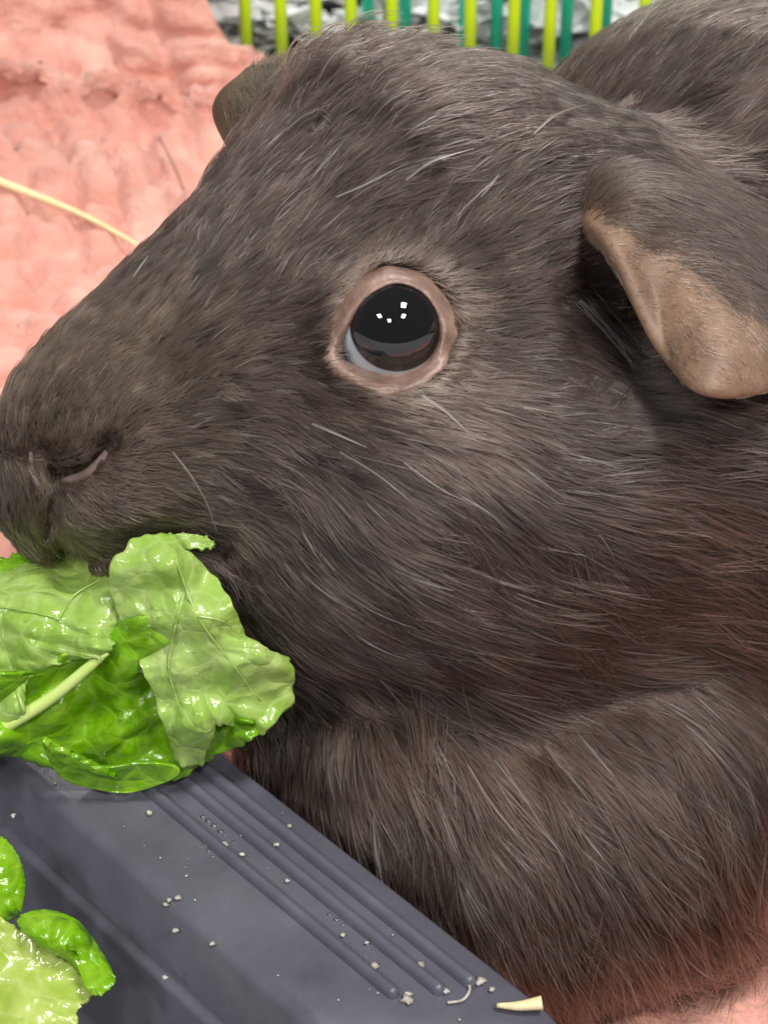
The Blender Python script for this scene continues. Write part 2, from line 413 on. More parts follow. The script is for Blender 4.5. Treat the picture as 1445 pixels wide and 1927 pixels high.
def surface_nets():
    ax = np.concatenate([np.arange(-50, 56, .8), 56 + np.cumsum(np.linspace(.9, 3, 84))])
    ay = np.arange(-95, 72, .8); az = np.concatenate([np.arange(-110, -40, 1.6), np.arange(-40, 34, .8)])
    n = (len(ax), len(ay), len(az)); st = 4
    cx, cy, cz = ax[::st], ay[::st], az[::st]
    G = np.stack(np.meshgrid(cx, cy, cz, indexing='ij'), -1).reshape(-1, 3)
    c = sdf(G).reshape(len(cx), len(cy), len(cz)).astype(np.float32)
    full = np.repeat(np.repeat(np.repeat(c, st, 0), st, 1), st, 2)[:n[0], :n[1], :n[2]].copy()
    m = np.abs(full) < 11
    I = np.argwhere(m)
    for k in range(0, len(I), 400000):
        J = I[k:k + 400000]
        full[J[:, 0], J[:, 1], J[:, 2]] = sdf(np.stack([ax[J[:, 0]], ay[J[:, 1]], az[J[:, 2]]], 1))
    ins = full < 0
    s = np.zeros(tuple(x - 1 for x in n), np.int8)
    cor = [(i, j, k) for i in (0, 1) for j in (0, 1) for k in (0, 1)]
    for i, j, k in cor: s += ins[i:n[0] - 1 + i, j:n[1] - 1 + j, k:n[2] - 1 + k]
    C = np.argwhere((s > 0) & (s < 8)); vid = -np.ones(s.shape, np.int32); vid[C[:, 0], C[:, 1], C[:, 2]] = np.arange(len(C))
    acc = np.zeros((len(C), 3)); cnt = np.zeros(len(C))
    def pos(D): return np.stack([ax[D[:, 0]], ay[D[:, 1]], az[D[:, 2]]], 1)
    for a in cor:
        for b in cor:
            if sum(b) - sum(a) == 1 and sum(abs(np.subtract(a, b))) == 1:
                Ca, Cb = C + a, C + b
                fa_, fb_ = full[Ca[:, 0], Ca[:, 1], Ca[:, 2]], full[Cb[:, 0], Cb[:, 1], Cb[:, 2]]
                x_ = (fa_ < 0) != (fb_ < 0); t_ = np.where(x_, fa_ / np.where(x_, fa_ - fb_, 1), 0)[:, None]
                acc += np.where(x_[:, None], pos(Ca) * (1 - t_) + pos(Cb) * t_, 0); cnt += x_
    V = acc / cnt[:, None]
    quads = []
    for axis in range(3):
        o = [0, 0, 0]; o[axis] = 1
        sl0 = [slice(1, n[i] - 1) for i in range(3)]; sl0[axis] = slice(0, n[axis] - 1)
        sl1 = [slice(1, n[i] - 1) for i in range(3)]; sl1[axis] = slice(1, n[axis])
        a_, b_ = ins[tuple(sl0)], ins[tuple(sl1)]
        E_ = np.argwhere(a_ != b_)
        off = np.array([1, 1, 1]); off[axis] = 0
        fl = b_[E_[:, 0], E_[:, 1], E_[:, 2]]
        E_ = E_ + off
        u_, w_ = [(1, 2), (2, 0), (0, 1)][axis]
        eu = np.eye(3, dtype=int)[u_]; ew = np.eye(3, dtype=int)[w_]
        q = np.stack([vid[tuple((E_ - eu - ew).T)], vid[tuple((E_ - ew).T)], vid[tuple(E_.T)], vid[tuple((E_ - eu).T)]], 1)
        q[fl] = q[fl][:, ::-1]; quads.append(q)
    Q = np.vstack(quads); Q = Q[(Q >= 0).all(1)]
    for _ in range(2):
        g, d = grad(V); V = V - g * np.clip(d, -.8, .8)[:, None]
    return V, Q
BV, BQ = surface_nets()
pig = empty('guinea_pig', (60, 240, 0), 'dark brown guinea pig with grey flecks biting into the lettuce leaf', 'guinea pig')
body = mesh_obj('body', to_world(BV), BQ, M['skin'], pig)

# ------------------------------------------------------------------ eyes and lids
def uv_sphere(c, r, nu=64, nv=40, axis=(0, 0, 1)):
    """head frame; pole towards the camera side"""
    th = np.linspace(0, np.pi, nv); ph = np.linspace(0, 2 * np.pi, nu, endpoint=False)
    V = np.array([[math.sin(t) * math.cos(p), math.sin(t) * math.sin(p), math.cos(t)] for p in ph for t in th]) * r
    return V, grid_faces(nu, nv, True)
t = NT('eye'); b = t.a('ShaderNodeBsdfPrincipled'); b.inputs['Roughness'].default_value = .03; b.inputs['Specular IOR Level'].default_value = .55
b.inputs['Coat Weight'].default_value = 1; b.inputs['Coat Roughness'].default_value = .01
tc = t.a('ShaderNodeTexCoord'); gz = t.a('ShaderNodeVectorMath', operation='NORMALIZE'); t.l(tc, 'Object', gz, 0)
dt = t.a('ShaderNodeVectorMath', operation='DOT_PRODUCT'); dt.inputs[1].default_value = (0, 0, 1)
t.l(gz, 0, dt, 0)
rp = t.ramp(dt, 'Value', [(.55, (.50, .56, .62)), (.625, (.38, .43, .49)), (.655, (.010, .008, .008)), (.86, (.004, .004, .005))]); t.l(rp, 0, b, 'Base Color')
t.l(b, 0, t.out, 0); M['eye'] = t.m
from mathutils import Matrix, Vector
cam_rot = Matrix(((1, 0, 0), (0, UP[1], -FW[1]), (0, UP[2], -FW[2])))
def add_eye(center, gaze):
    V, Fc = uv_sphere(None, _eye['r'])
    V[:, 2] += np.where(V[:, 2] > 4.3, .10 * (V[:, 2] - 4.3), 0)
    o = mesh_obj('eye', V, Fc, M['eye'], pig)
    me = o.data
    for i, v_ in enumerate(me.vertices): v_.co = Vector(V[i] * MM)
    w = to_world(center[None])[0]
    o.location = (w - np.array(pig.location) / MM) * MM
    g = cam_rot @ Vector(gaze)
    o.rotation_euler = g.to_track_quat('Z', 'Y').to_euler()
    return o
add_eye(_eye['c'], (.07, -.025, 1))
LID = np.array([(640, 669), (647, 640), (659, 606), (679, 570), (709, 545), (744, 533), (780, 541), (806, 561), (823, 589), (829, 620), (823, 651), (804, 682), (775, 700), (738, 707), (700, 702), (666, 688)], float)
inn = cr_curve(LID, 120, True)
cen = np.array([740, 620.])
dirv = nrm(inn - cen)
angs = np.arctan2(-dirv[:, 1], dirv[:, 0])
wid = 31 + 4 * np.cos(angs - math.radians(215)) + 2 * np.sin(angs * 3) + 3 * waves(np.stack([dirv[:, 0] * 60, dirv[:, 1] * 60], 1), 40, 3)
V = []
outp = inn + dirv * wid[:, None]
zo = surf_z(outp[:, 0], outp[:, 1])
zo = np.convolve(np.r_[zo[-4:], zo, zo[:4]], np.ones(9) / 9, 'valid')
ec, er = _eye['c'], _eye['r']
pe = img(ec[None]); cxp, cyp = pe[0][0], pe[1][0]
SS = np.linspace(-.22, 1.55, 16)
zm = np.array([surf_z(*(inn + (outp - inn) * s).T) for s in SS]).T
for i in range(120):
    dx, dy = (inn[i] - [cxp, cyp]) / PPM * .95
    q = min(dx * dx + dy * dy, er * er * .96)
    zi = ec[2] + math.sqrt(er * er - q)
    for k, s in enumerate(np.linspace(-.22, 1.55, 16)):
        p = inn[i] + (outp[i] - inn[i]) * s
        if s <= 0:
            z = zi + .25 + s * 3.0
        else:
            z = (zi + .25) * (1 - s) + (zo[i] + .15) * s + .75 * math.sin(math.pi * min(s, 1) ** .55) * (1 if s < 1 else 0)
        if s > 1: z = zo[i] + .15 - (s - 1) * 4
        zt = ec[2] + 3
        for _ in range(6):
            g3 = PX(p[0], p[1], zt) - ec; rr2 = (er + .12) ** 2 - g3[0] ** 2 - g3[1] ** 2
            zt = ec[2] + math.sqrt(max(rr2, 0))
        if s > -.02 and rr2 > 0: z = max(z, ec[2] + math.sqrt(rr2) + .28 + .3 * math.sin(math.pi * min(max(s, 0), 1)))
        if 0 < s <= 1.02: z = max(z, zm[i, k] + .3 + .45 * math.sin(math.pi * min(s, 1)))
        V.append((p[0], p[1], z))
V = np.array(V).reshape(120, 16, 3)
zz_ = V[:, :, 2]; zz_ = sum(np.roll(zz_, k, 0) * w_ for k, w_ in zip(range(-4, 5), np.array([1, 2, 3, 4, 4, 4, 3, 2, 1]) / 24)); V[:, :, 2] = zz_ + .05 * rng.normal(size=zz_.shape)
V = [PX(*q) for q in V.reshape(-1, 3)]
mesh_obj('eyelid', to_world(np.array(V)), grid_faces(120, 16, True, True), M['lid'], pig)
# lower wet rim and the dark corner of the eye come from the lid's own inner wall
# far eye
fe = PX(420, 420, -30)
g_, d_ = grad(fe[None]); fe = fe - g_[0] * (d_[0] + 3.2)
add_eye(fe, tuple(g_[0]))

for pts, r0 in (([(118, 905), (140, 902), (165, 892), (186, 872), (202, 850)], .6), ([(58, 850), (60, 880), (68, 905), (78, 925)], .4)):
    c = cr_curve(np.array(pts, float), 16); z = surf_z(c[:, 0], c[:, 1]) + .15
    V, Fc = tube(to_world(np.array([PX(c[i, 0], c[i, 1], z[i]) for i in range(16)])), r0 * np.sin(np.linspace(.35, 2.8, 16)) ** .6, 8)
    mesh_obj('nostril', V, Fc, M['pink_skin'], pig)

# ------------------------------------------------------------------ ears
def sheet(name, rows, mat, parent, nu=70, thick=1.1, zadd=None):
    """rows: list of polylines [(px,py,z)...] from base to rim, head frame"""
    R_ = np.array([cr_curve(np.array(r), nu) for r in rows])
    m = 40
    out = np.array([cr_curve(R_[:, i], m) for i in range(nu)])
    V = np.array([[PX(*out[i, j]) for j in range(m)] for i in range(nu)])
    o = mesh_obj(name, to_world(V.reshape(-1, 3)), grid_faces(nu, m), mat, parent)
    so = o.modifiers.new('thickness', 'SOLIDIFY'); so.thickness = thick * MM; so.offset = 0
    ss = o.modifiers.new('round', 'SUBSURF'); ss.levels = 1; ss.render_levels = 1
    return o, V
def sz(px, py, d): return (px, py, float(surf_z(px, py)[0]) + d)
EAR_ROWS = [
    [sz(1060, 372, -3.2), sz(1150, 318, -1.5), sz(1290, 318, -1.5), sz(1420, 380, -1.5), sz(1530, 480, -1.5)],
    [sz(1068, 384, -3.2), sz(1150, 372, 2.6), sz(1275, 390, 4.2), sz(1400, 450, 4), sz(1540, 540, 1.5)],
    [sz(1075, 396, -3.2), sz(1145, 425, 5.0), sz(1250, 480, 8.0), sz(1390, 560, 8), sz(1548, 600, 3)],
    [sz(1080, 405, -3.2), sz(1146, 455, 7.0), sz(1240, 560, 11.0), sz(1372, 650, 11.5), sz(1552, 650, 4)],
    [sz(1084, 412, -3.2), sz(1156, 482, 7.6), sz(1250, 652, 11.6), sz(1350, 728, 12.0), sz(1555, 695, 4.6)],
    [sz(1086, 416, -3.2), sz(1158, 492, 7.2), sz(1254, 666, 10.8), sz(1352, 738, 11.0), sz(1556, 705, 4.0)]]
ear, EV = sheet('ear', EAR_ROWS, M['ear'], pig, thick=1.3)
FAR_ROWS = [[(540, 130, -17), (500, 200, -12), (462, 322, -12)],
            [(512, 130, -19), (470, 195, -13), (455, 310, -13)],
            [(478, 132, -21), (438, 190, -15.5), (449, 298, -15)],
            [(462, 146, -22), (418, 194, -18), (446, 290, -17)],
            [(460, 150, -23), (411, 205, -20), (444, 286, -19)]]
far_ear, FV = sheet('ear', FAR_ROWS, M['far_ear'], pig, thick=1.6)

# ------------------------------------------------------------------ fur
COMB = [  # px, py, dx, dy (photo directions the coat lies in)
    (60, 800, .35, -1), (150, 640, .5, -1), (120, 760, .4, -1), (250, 560, .6, -1), (320, 430, .6, -1), (430, 420, .65, -.9), (480, 300, .8, -1), (600, 180, 1, -.8),
    (560, 120, .7, -1), (700, 120, .8, -.8), (800, 130, 1, -.3), (950, 110, 1, -.05), (1050, 120, 1, .05), (700, 340, 1, -.55), (820, 300, 1, -.45), (900, 360, 1, -.75), (560, 430, .8, -.9),
    (600, 520, .8, -.8), (700, 460, .7, -.9), (800, 460, .8, -.8), (520, 620, 1, -.25), (440, 700, 1, -.2), (300, 700, .8, -.6), (560, 700, 1, .05), (400, 800, 1, .1), (300, 820, .9, -.1),
    (200, 800, .5, -.7), (250, 900, .9, .25), (160, 960, .6, .6), (80, 960, .1, 1), (40, 920, -.15, 1), (110, 1030, .3, 1), (400, 920, 1, .5), (620, 790, 1, .35), (560, 930, .8, .8), (500, 1030, .7, .8), (450, 1130, .7, .8),
    (700, 850, 1, .6), (850, 790, 1, .55), (900, 700, 1, .2), (900, 600, 1, -.1), (900, 520, 1, -.45), (1000, 620, 1, .0), (1000, 480, 1, -.35), (1050, 750, 1, .2), (1000, 880, 1, .5),
    (850, 980, 1, .7), (700, 1050, .9, .75), (650, 1180, 1, .6), (850, 1200, 1, .55), (1050, 1050, 1, .55), (1150, 870, 1, .15), (1300, 850, 1, .1), (1400, 900, 1, .2), (1250, 1000, 1, .4), (1400, 1100, 1, .6), (1150, 1250, 1, .7), (1350, 1300, .8, .9),
    (560, 1330, -.05, 1), (640, 1330, .25, 1), (740, 1370, .5, 1), (850, 1400, .7, 1), (1000, 1430, .8, 1), (520, 1450, -.1, 1), (640, 1550, .1, 1), (760, 1600, .2, 1), (900, 1600, .55, 1), (1050, 1650, .55, 1), (900, 1780, .2, 1), (1100, 1850, .3, 1),
    (1200, 1700, .4, 1), (1300, 1550, .5, 1), (1400, 1650, .6, .9), (1250, 1400, .6, 1), (1300, 1850, .6, .7),
    (1000, 250, 1, -.4), (1100, 220, 1, -.1), (1200, 270, 1, .35), (1300, 340, .9, .7), (1390, 430, .7, 1), (1430, 600, .5, 1), (1150, 320, 1, .1), (1060, 360, 1, -.3), (1200, 120, 1, -.7), (1320, 160, 1, -.8), (1430, 260, 1, -.7), (1400, 60, 1, -.5)]
CB = np.array(COMB, float); CBd = nrm(CB[:, 2:])
# px, py, length mm, lift
LENS = [(60, 850, 1.5, .35), (150, 700, 1.9, .3), (110, 920, 1.3, .3), (180, 870, 1.1, .3), (180, 960, 1.7, .3), (90, 1040, 2.2, .4), (300, 560, 2.8, .3), (300, 750, 2.2, .3), (320, 900, 2.4, .3), (430, 420, 4.0, .3), (560, 140, 5.8, .95), (520, 300, 4.6, .3), (650, 110, 5.0, .9), (700, 350, 4.2, .22),
        (560, 560, 3.2, .28), (740, 480, 2.2, .2), (600, 640, 2.2, .25), (740, 730, 2.4, .25), (860, 620, 2.4, .2), (850, 130, 3.8, .28), (1000, 100, 3.5, .25), (950, 400, 4.0, .22), (1100, 250, 3.4, .25), (1250, 150, 5, .25), (1000, 650, 3.8, .2), (1180, 620, 2.4, .15), (450, 800, 3.5, .25), (700, 850, 6.0, .25), (900, 850, 7.0, .25), (450, 1020, 5, .25),
        (700, 1080, 7, .22), (1000, 1000, 8, .22), (1300, 900, 8, .22), (1350, 1300, 9, .2), (560, 1330, 6.5, .35), (800, 1380, 8.5, .3), (700, 1600, 9, .25), (1000, 1600, 10, .25), (1200, 1800, 9, .3), (1400, 1650, 9, .3)]
LN = np.array(LENS, float)
def idw(px, py, pts, vals, pw=3.0):
    out = np.zeros((len(px), vals.shape[1]))
    for k in range(0, len(px), 60000):
        d2 = (px[k:k + 60000, None] - pts[:, 0]) ** 2 + (py[k:k + 60000, None] - pts[:, 1]) ** 2 + 900
        w = d2 ** (-pw / 2); out[k:k + 60000] = (w @ vals) / w.sum(1, keepdims=True)
    return out

def sample_mesh(V, Q, dens, normal_out=None):
    T = np.vstack([Q[:, [0, 1, 2]], Q[:, [0, 2, 3]]])
    a, b_, c = V[T[:, 0]], V[T[:, 1]], V[T[:, 2]]
    ar = np.linalg.norm(np.cross(b_ - a, c - a), axis=1) / 2
    w = ar * dens((a + b_ + c) / 3)
    n = rng.poisson(w)
    i = np.repeat(np.arange(len(T)), n); u, v_ = rng.random(len(i)), rng.random(len(i))
    f = u + v_ > 1; u[f], v_[f] = 1 - u[f], 1 - v_[f]
    return a[i] + u[:, None] * (b_ - a)[i] + v_[:, None] * (c - a)[i]
lid_poly = inn + dirv * (wid * .72)[:, None]
lid_r = np.hypot(*(lid_poly - cen).T); lid_a = angs
o_ = np.argsort(lid_a); lid_a, lid_r = lid_a[o_], lid_r[o_]
def in_lid(px, py, grow=0):
    a = np.arctan2(-(py - cen[1]), px - cen[0]); return np.hypot(px - cen[0], py - cen[1]) < np.interp(a, lid_a, lid_r, period=2 * np.pi) + grow
def dens(P):
    px, py = img(P)
    d = np.where((px > -250) & (px < 1700) & (py > -200) & (py < 2100) & (P[:, 2] > -32), 15.0, 2.5)
    d = np.where((px < 420) & (px > -60) & (py > 500) & (py < 1100) & (P[:, 2] > -20), 30.0, d)
    wh = to_world(P)[:, 2]
    return np.where(wh < 4.6, 0, d)
root = sample_mesh(BV, BQ, dens)
nrml, _ = grad(root, .9)
px, py = img(root)
keepm = ~(in_lid(px, py) & (root[:, 2] > 0))
nose_bare = (np.hypot((px - 148) / 28, (py - 898) / 9) < 1) | (np.hypot((px - 196) / 9, (py - 866) / 18) < 1) | (np.hypot((px - 62) / 9, (py - 888) / 30) < 1)
keepm &= ~(nose_bare & (root[:, 2] > 3))
root, nrml, px, py = root[keepm], nrml[keepm], px[keepm], py[keepm]
N = len(root)
dir2 = idw(px, py, CB[:, :2], CBd, 3.4)
LL = idw(px, py, LN[:, :2], LN[:, 2:], 3.2)

def groom(root, nrml, dir2, L, lift, clump_mm, clump_k, jit, px, py, seg=6, push=True):
    N = len(root)
    # clumps
    cs = np.asarray(clump_mm)
    jr = root + .35 * np.stack([waves(root, 2.5, 20 + k) for k in range(3)], 1)
    def clump(size, seed):
        key = np.floor(jr / size[:, None] if np.ndim(size) else jr / size).astype(np.int64)
        hsh = (key[:, 0] * 73856093) ^ (key[:, 1] * 19349663) ^ (key[:, 2] * 83492791)
        _, inv = np.unique(hsh, return_inverse=True); nC = inv.max() + 1
        cnt = np.bincount(inv, minlength=nC)
        mean = np.stack([np.bincount(inv, root[:, k], nC) for k in range(3)], 1) / cnt[:, None]
        rr = np.random.default_rng(seed)
        return inv, mean[inv], rr.normal(size=(nC, 4))[inv]
    inv, mean, rc = clump(clump_mm, 5)
    inv2, mean2, rc2 = clump(clump_mm * 2.7, 6)
    d3 = np.column_stack([dir2[:, 0], -dir2[:, 1], np.zeros(N)])
    d3 = nrm(d3)
    sidev = np.cross(nrml, d3)
    wob = .16 * waves(root, 13, 31) + .10 * waves(root, 5, 32)
    d3 = d3 + sidev * (wob + jit * rng.normal(size=N) + .10 * rc[:, 0] + .07 * rc2[:, 0])[:, None]
    tn = nrm(d3 - (d3 * nrml).sum(1, keepdims=True) * nrml)
    L = L * np.exp(.16 * rng.normal(size=N)) * (1 + .12 * rc[:, 1] + .10 * rc2[:, 1]).clip(.5, 1.6)
    lf = (lift * (1 + .25 * rng.normal(size=N) + .22 * rc[:, 2] + .2 * rc2[:, 2])).clip(.04, 1.4)
    s = np.linspace(0, 1, seg)
    P = np.zeros((N, seg, 3))
    ck = clump_k
    tocl = (mean - root) * ck + (mean2 - root) * ck * .25
    for i, si in enumerate(s):
        P[:, i] = root + tn * (L * si)[:, None] + nrml * (L * lf * (si - .62 * si * si))[:, None] + tocl * (si ** 1.4)
    if push:
        for i in range(1, seg):
            g, d = grad(P[:, i], .6)
            want = .10 + (L * lf * (s[i] - .62 * s[i] ** 2))
            # keep the strand at its own height over a surface that curves away or towards it
            P[:, i] += g * np.clip(want - d, -2.0, 3.5)[:, None] * .85
    P[:, 0] = root - nrml * .15
    return P, rc, rc2
def curves_obj(name, P, radius, tint, parent, taper=.25):
    """P head frame mm (N, seg, 3)"""
    N, seg, _ = P.shape
    hc = bpy.data.hair_curves.new(name)
    hc.add_curves([seg] * N)
    Wp = (to_world(P.reshape(-1, 3)) - np.array(parent.location) / MM) * MM
    hc.attributes['position'].data.foreach_set('vector', Wp.astype(np.float32).ravel())
    s = np.linspace(0, 1, seg); prof = np.where(s < .35, .75 + .25 * s / .35, 1 - (1 - taper) * ((s - .35) / .65) ** 1.5)
    rad = (np.asarray(radius).reshape(-1, 1) * prof[None]).ravel() * MM if np.ndim(radius) else (np.tile(prof * radius, N)) * MM
    ra = hc.attributes.get('radius') or hc.attributes.new('radius', 'FLOAT', 'POINT')
    ra.data.foreach_set('value', rad.astype(np.float32))
    ta = hc.attributes.new('tint', 'FLOAT_COLOR', 'CURVE')
    ta.data.foreach_set('color', np.column_stack([tint, np.ones(N)]).astype(np.float32).ravel())
    hc.materials.append(M['fur'])
    o = bpy.data.objects.new(name, hc); S.collection.objects.link(o); o.parent = parent
    return o
def fur_colour(px, py, rc, rc2, root):
    N = len(px)
    top = np.array([.042, .0295, .0245]); low = np.array([.045, .028, .021]); nose = np.array([.050, .035, .0245]); tan = np.array([.26, .175, .135])
    f = smoothstep(900, 1650, py + .15 * (px - 700))[:, None]
    c = top * (1 - f) + low * f  # lower coat redder: own tone plus pink pad bounce put into the colour
    f = (smoothstep(520, 250, px) * smoothstep(450, 650, py) * (py < 1150))[:, None]; c = c * (1 - f) + nose * f
    r = np.hypot(px - 742, py - 620)
    f = (np.exp(-(np.maximum(r - 110, 0) / 32) ** 2) * .55)[:, None]; c = c * (1 - f) + tan * f
    f = (np.exp(-((px - 840) / 70) ** 2 - ((py - 720) / 60) ** 2) * .2)[:, None]; c = c * (1 - f) + tan * f
    c = c * np.exp(.30 * rng.normal(size=N) + .26 * rc[:, 3] + .2 * rc2[:, 3] + .14 * waves(root, 22, 44))[:, None]
    # grey flecks through the coat, thickest on forehead and cheek
    fl = .030 + .05 * np.exp(-((px - 600) / 220) ** 2 - ((py - 420) / 170) ** 2) + .07 * np.exp(-((px - 850) / 250) ** 2 - ((py - 870) / 130) ** 2) + .06 * np.exp(-((px - 900) / 220) ** 2 - ((py - 1500) / 130) ** 2)
    fl = np.where((px < 330) & (py > 450), .004, fl)
    cl = np.exp(1.1 * rc[:, 0]).clip(0, 5)
    m = rng.random(N) < fl * cl * .85
    c[m] = np.array([.27, .235, .22]) * rng.uniform(.45, 1.7, (m.sum(), 1))
    return c
cl_mm = np.interp(LL[:, 0], [1.2, 3, 8], [.45, .8, 1.35])
# clump sizes in three bands so cells stay consistent
band = np.where(LL[:, 0] < 2.4, 0, np.where(LL[:, 0] < 4.8, 1, 2))
Ps, tints, rads = [], [], []
for bnd, (cm, ck, jt) in enumerate([(.5, .45, .16), (.85, .7, .12), (1.3, .85, .09)]):
    m = band == bnd
    P, rc, rc2 = groom(root[m], nrml[m], dir2[m], LL[m, 0], LL[m, 1], cm, ck, jt, px[m], py[m])
    Ps.append(P); tints.append(fur_colour(px[m], py[m], rc, rc2, root[m])); rads.append(np.full(m.sum(), [.045, .056, .066][bnd]) * np.exp(.2 * rng.normal(size=m.sum())))
P = np.vstack(Ps); tint = np.vstack(tints); rad = np.concatenate(rads)
fur = curves_obj('fur', P, rad, tint, pig)
print('hairs', len(P))

# fur on the ear's back and upper half
def ear_fur(V, lo, hi, density, L, colour, dirf, zs_=1):
    nu_, m_, _ = V.shape
    Pv = V.reshape(-1, 3); Q = np.array(grid_faces(nu_, m_))
    jj = np.tile(np.arange(m_) / (m_ - 1), nu_)
    qs = jj[Q].mean(1); ok = (qs > lo) & (qs < hi)
    Q = Q[ok]
    pts = sample_mesh(Pv, Q, lambda c: np.full(len(c), density))
    du = np.gradient(V, axis=0).reshape(-1, 3); dv = np.gradient(V, axis=1).reshape(-1, 3)
    nn = nrm(np.cross(du, dv)); nn = nn * np.sign(nn[:, 2:3] + 1e-6)
    near = np.zeros(len(pts), int)
    for k in range(0, len(pts), 1500):
        near[k:k + 1500] = ((pts[k:k + 1500, None] - Pv[None]) ** 2).sum(-1).argmin(1)
    n_ = nn[near]; sv = jj[near]
    px_, py_ = img(pts)
    thin = rng.random(len(pts)) < np.clip((hi - sv) / (hi - lo) * 1.6, 0, 1)
    pts, n_, px_, py_, sv = pts[thin], n_[thin], px_[thin], py_[thin], sv[thin]
    d2 = dirf(px_, py_)
    Lh = L * (1.15 - .7 * sv)
    P, rc, rc2 = groom(pts + n_ * .65, n_, d2, Lh, np.full(len(pts), .22), .7, .5, .2, px_, py_, push=False)
    c = np.array(colour) * np.exp(.25 * rng.normal(size=len(pts)) + .15 * rc[:, 3])[:, None]
    return P, c
P1, c1 = ear_fur(EV, 0, .50, 26, 3.2, (.040, .029, .024), lambda a, b: idw(a, b, CB[:, :2], CBd, 3.4))
P2, c2 = ear_fur(FV, 0, .55, 14, 2.6, (.04, .03, .02), lambda a, b: np.tile(np.array([[-.2, -1.]]), (len(a), 1)))
P3, c3 = ear_fur(EV, .40, 1.3, 5, 1.4, (.21, .145, .105), lambda a, b: idw(a, b, CB[:, :2], CBd, 3.4))
curves_obj('ear_fur', np.vstack([P1, P2, P3]), .045, np.vstack([c1, c2, c3]), pig)

# long pale guard hairs and whiskers, each lying where it is seen on the coat
GUARD = [([(478, 305), (520, 258), (600, 200), (690, 160), (712, 140)], .11, (.62, .56, .46), 1.0), ([(500, 280), (560, 226), (640, 185)], .09, (.5, .45, .38), 1.4), ([(560, 215), (566, 165), (588, 88)], .08, (.70, .66, .60), 3.5),
         ([(545, 215), (548, 180), (556, 150)], .07, (.55, .5, .45), 2.5), ([(764, 338), (815, 302), (892, 278)], .12, (.60, .54, .45), 1.0), ([(1004, 250), (1048, 214), (1108, 194)], .11, (.46, .38, .32), 1.0), ([(632, 370), (690, 345), (768, 305)], .09, (.55, .5, .42), 1.0),
         ([(588, 797), (630, 815), (690, 842)], .13, (.62, .60, .58), 1.4), ([(795, 744), (840, 775), (895, 828)], .13, (.62, .54, .44), 1.4), ([(250, 522), (266, 498), (280, 480)], .09, (.7, .65, .6), .8), ([(325, 850), (358, 893), (388, 945), (408, 1000)], .10, (.30, .22, .17), 2.5),
         ([(590, 330), (620, 295), (650, 262)], .08, (.5, .45, .4), 1.0), ([(860, 405), (900, 365), (940, 330)], .09, (.42, .38, .36), 1.0), ([(905, 370), (925, 345), (940, 325)], .12, (.45, .42, .42), 1.0), ([(640, 850), (720, 900), (790, 960)], .08, (.45, .4, .36), 1.4), ([(760, 870), (830, 920), (890, 950)], .08, (.45, .4, .36), 1.4), ([(870, 935), (920, 965), (965, 1005)], .09, (.45, .38, .33), 1.4),
         ([(930, 1430), (985, 1500), (1030, 1570)], .08, (.5, .42, .36), 1.6), ([(880, 1440), (930, 1520), (990, 1590)], .09, (.5, .42, .36), 1.6), ([(1000, 1540), (1050, 1600), (1075, 1650)], .08, (.45, .36, .32), 1.6), ([(1090, 1560), (1130, 1610), (1160, 1645)], .09, (.42, .33, .28), 1.6),
         ([(345, 442), (352, 400), (370, 352)], .07, (.05, .035, .03), 2.1), ([(350, 440), (372, 392), (404, 330)], .06, (.04, .03, .03), 2.1), ([(325, 462), (333, 430), (342, 385)], .05, (.06, .04, .035), 2.1)]
for k in range(12):
    jx, jy = rng.normal(0, 13), rng.normal(0, 9)
    GUARD.append(([(1105 + jx, 560 + jy), (1160 + jx * .7, 622 + jy), (1222 + jx * .5 + rng.normal(0, 14), 700 + jy + rng.normal(0, 12))], .055, tuple(np.array([.085, .078, .078]) * rng.uniform(.4, 1.3)), 1.0))
for pts, rd, col, h in GUARD:
    c = cr_curve(np.array(pts, float), 10)
    z = surf_z(c[:, 0], c[:, 1], step=.4)
    z0 = z.copy()
    bad = z <= -9.9
    if bad.any(): z[bad] = z[~bad].min() if (~bad).any() else -10
    z = np.convolve(np.r_[z[:1], z[:1], z, z[-1:], z[-1:]], np.ones(5) / 5, 'valid')
    lift = h * np.sin(np.linspace(.15, 2.4, 10)) * .8 + 1.9
    Pg = np.array([PX(c[i, 0], c[i, 1], z[i] + lift[i]) for i in range(10)])[None]
    g = curves_obj('whisker' if h > 2 else 'guard_hair', Pg, np.array([rd]), np.array([col]), pig, taper=.15)

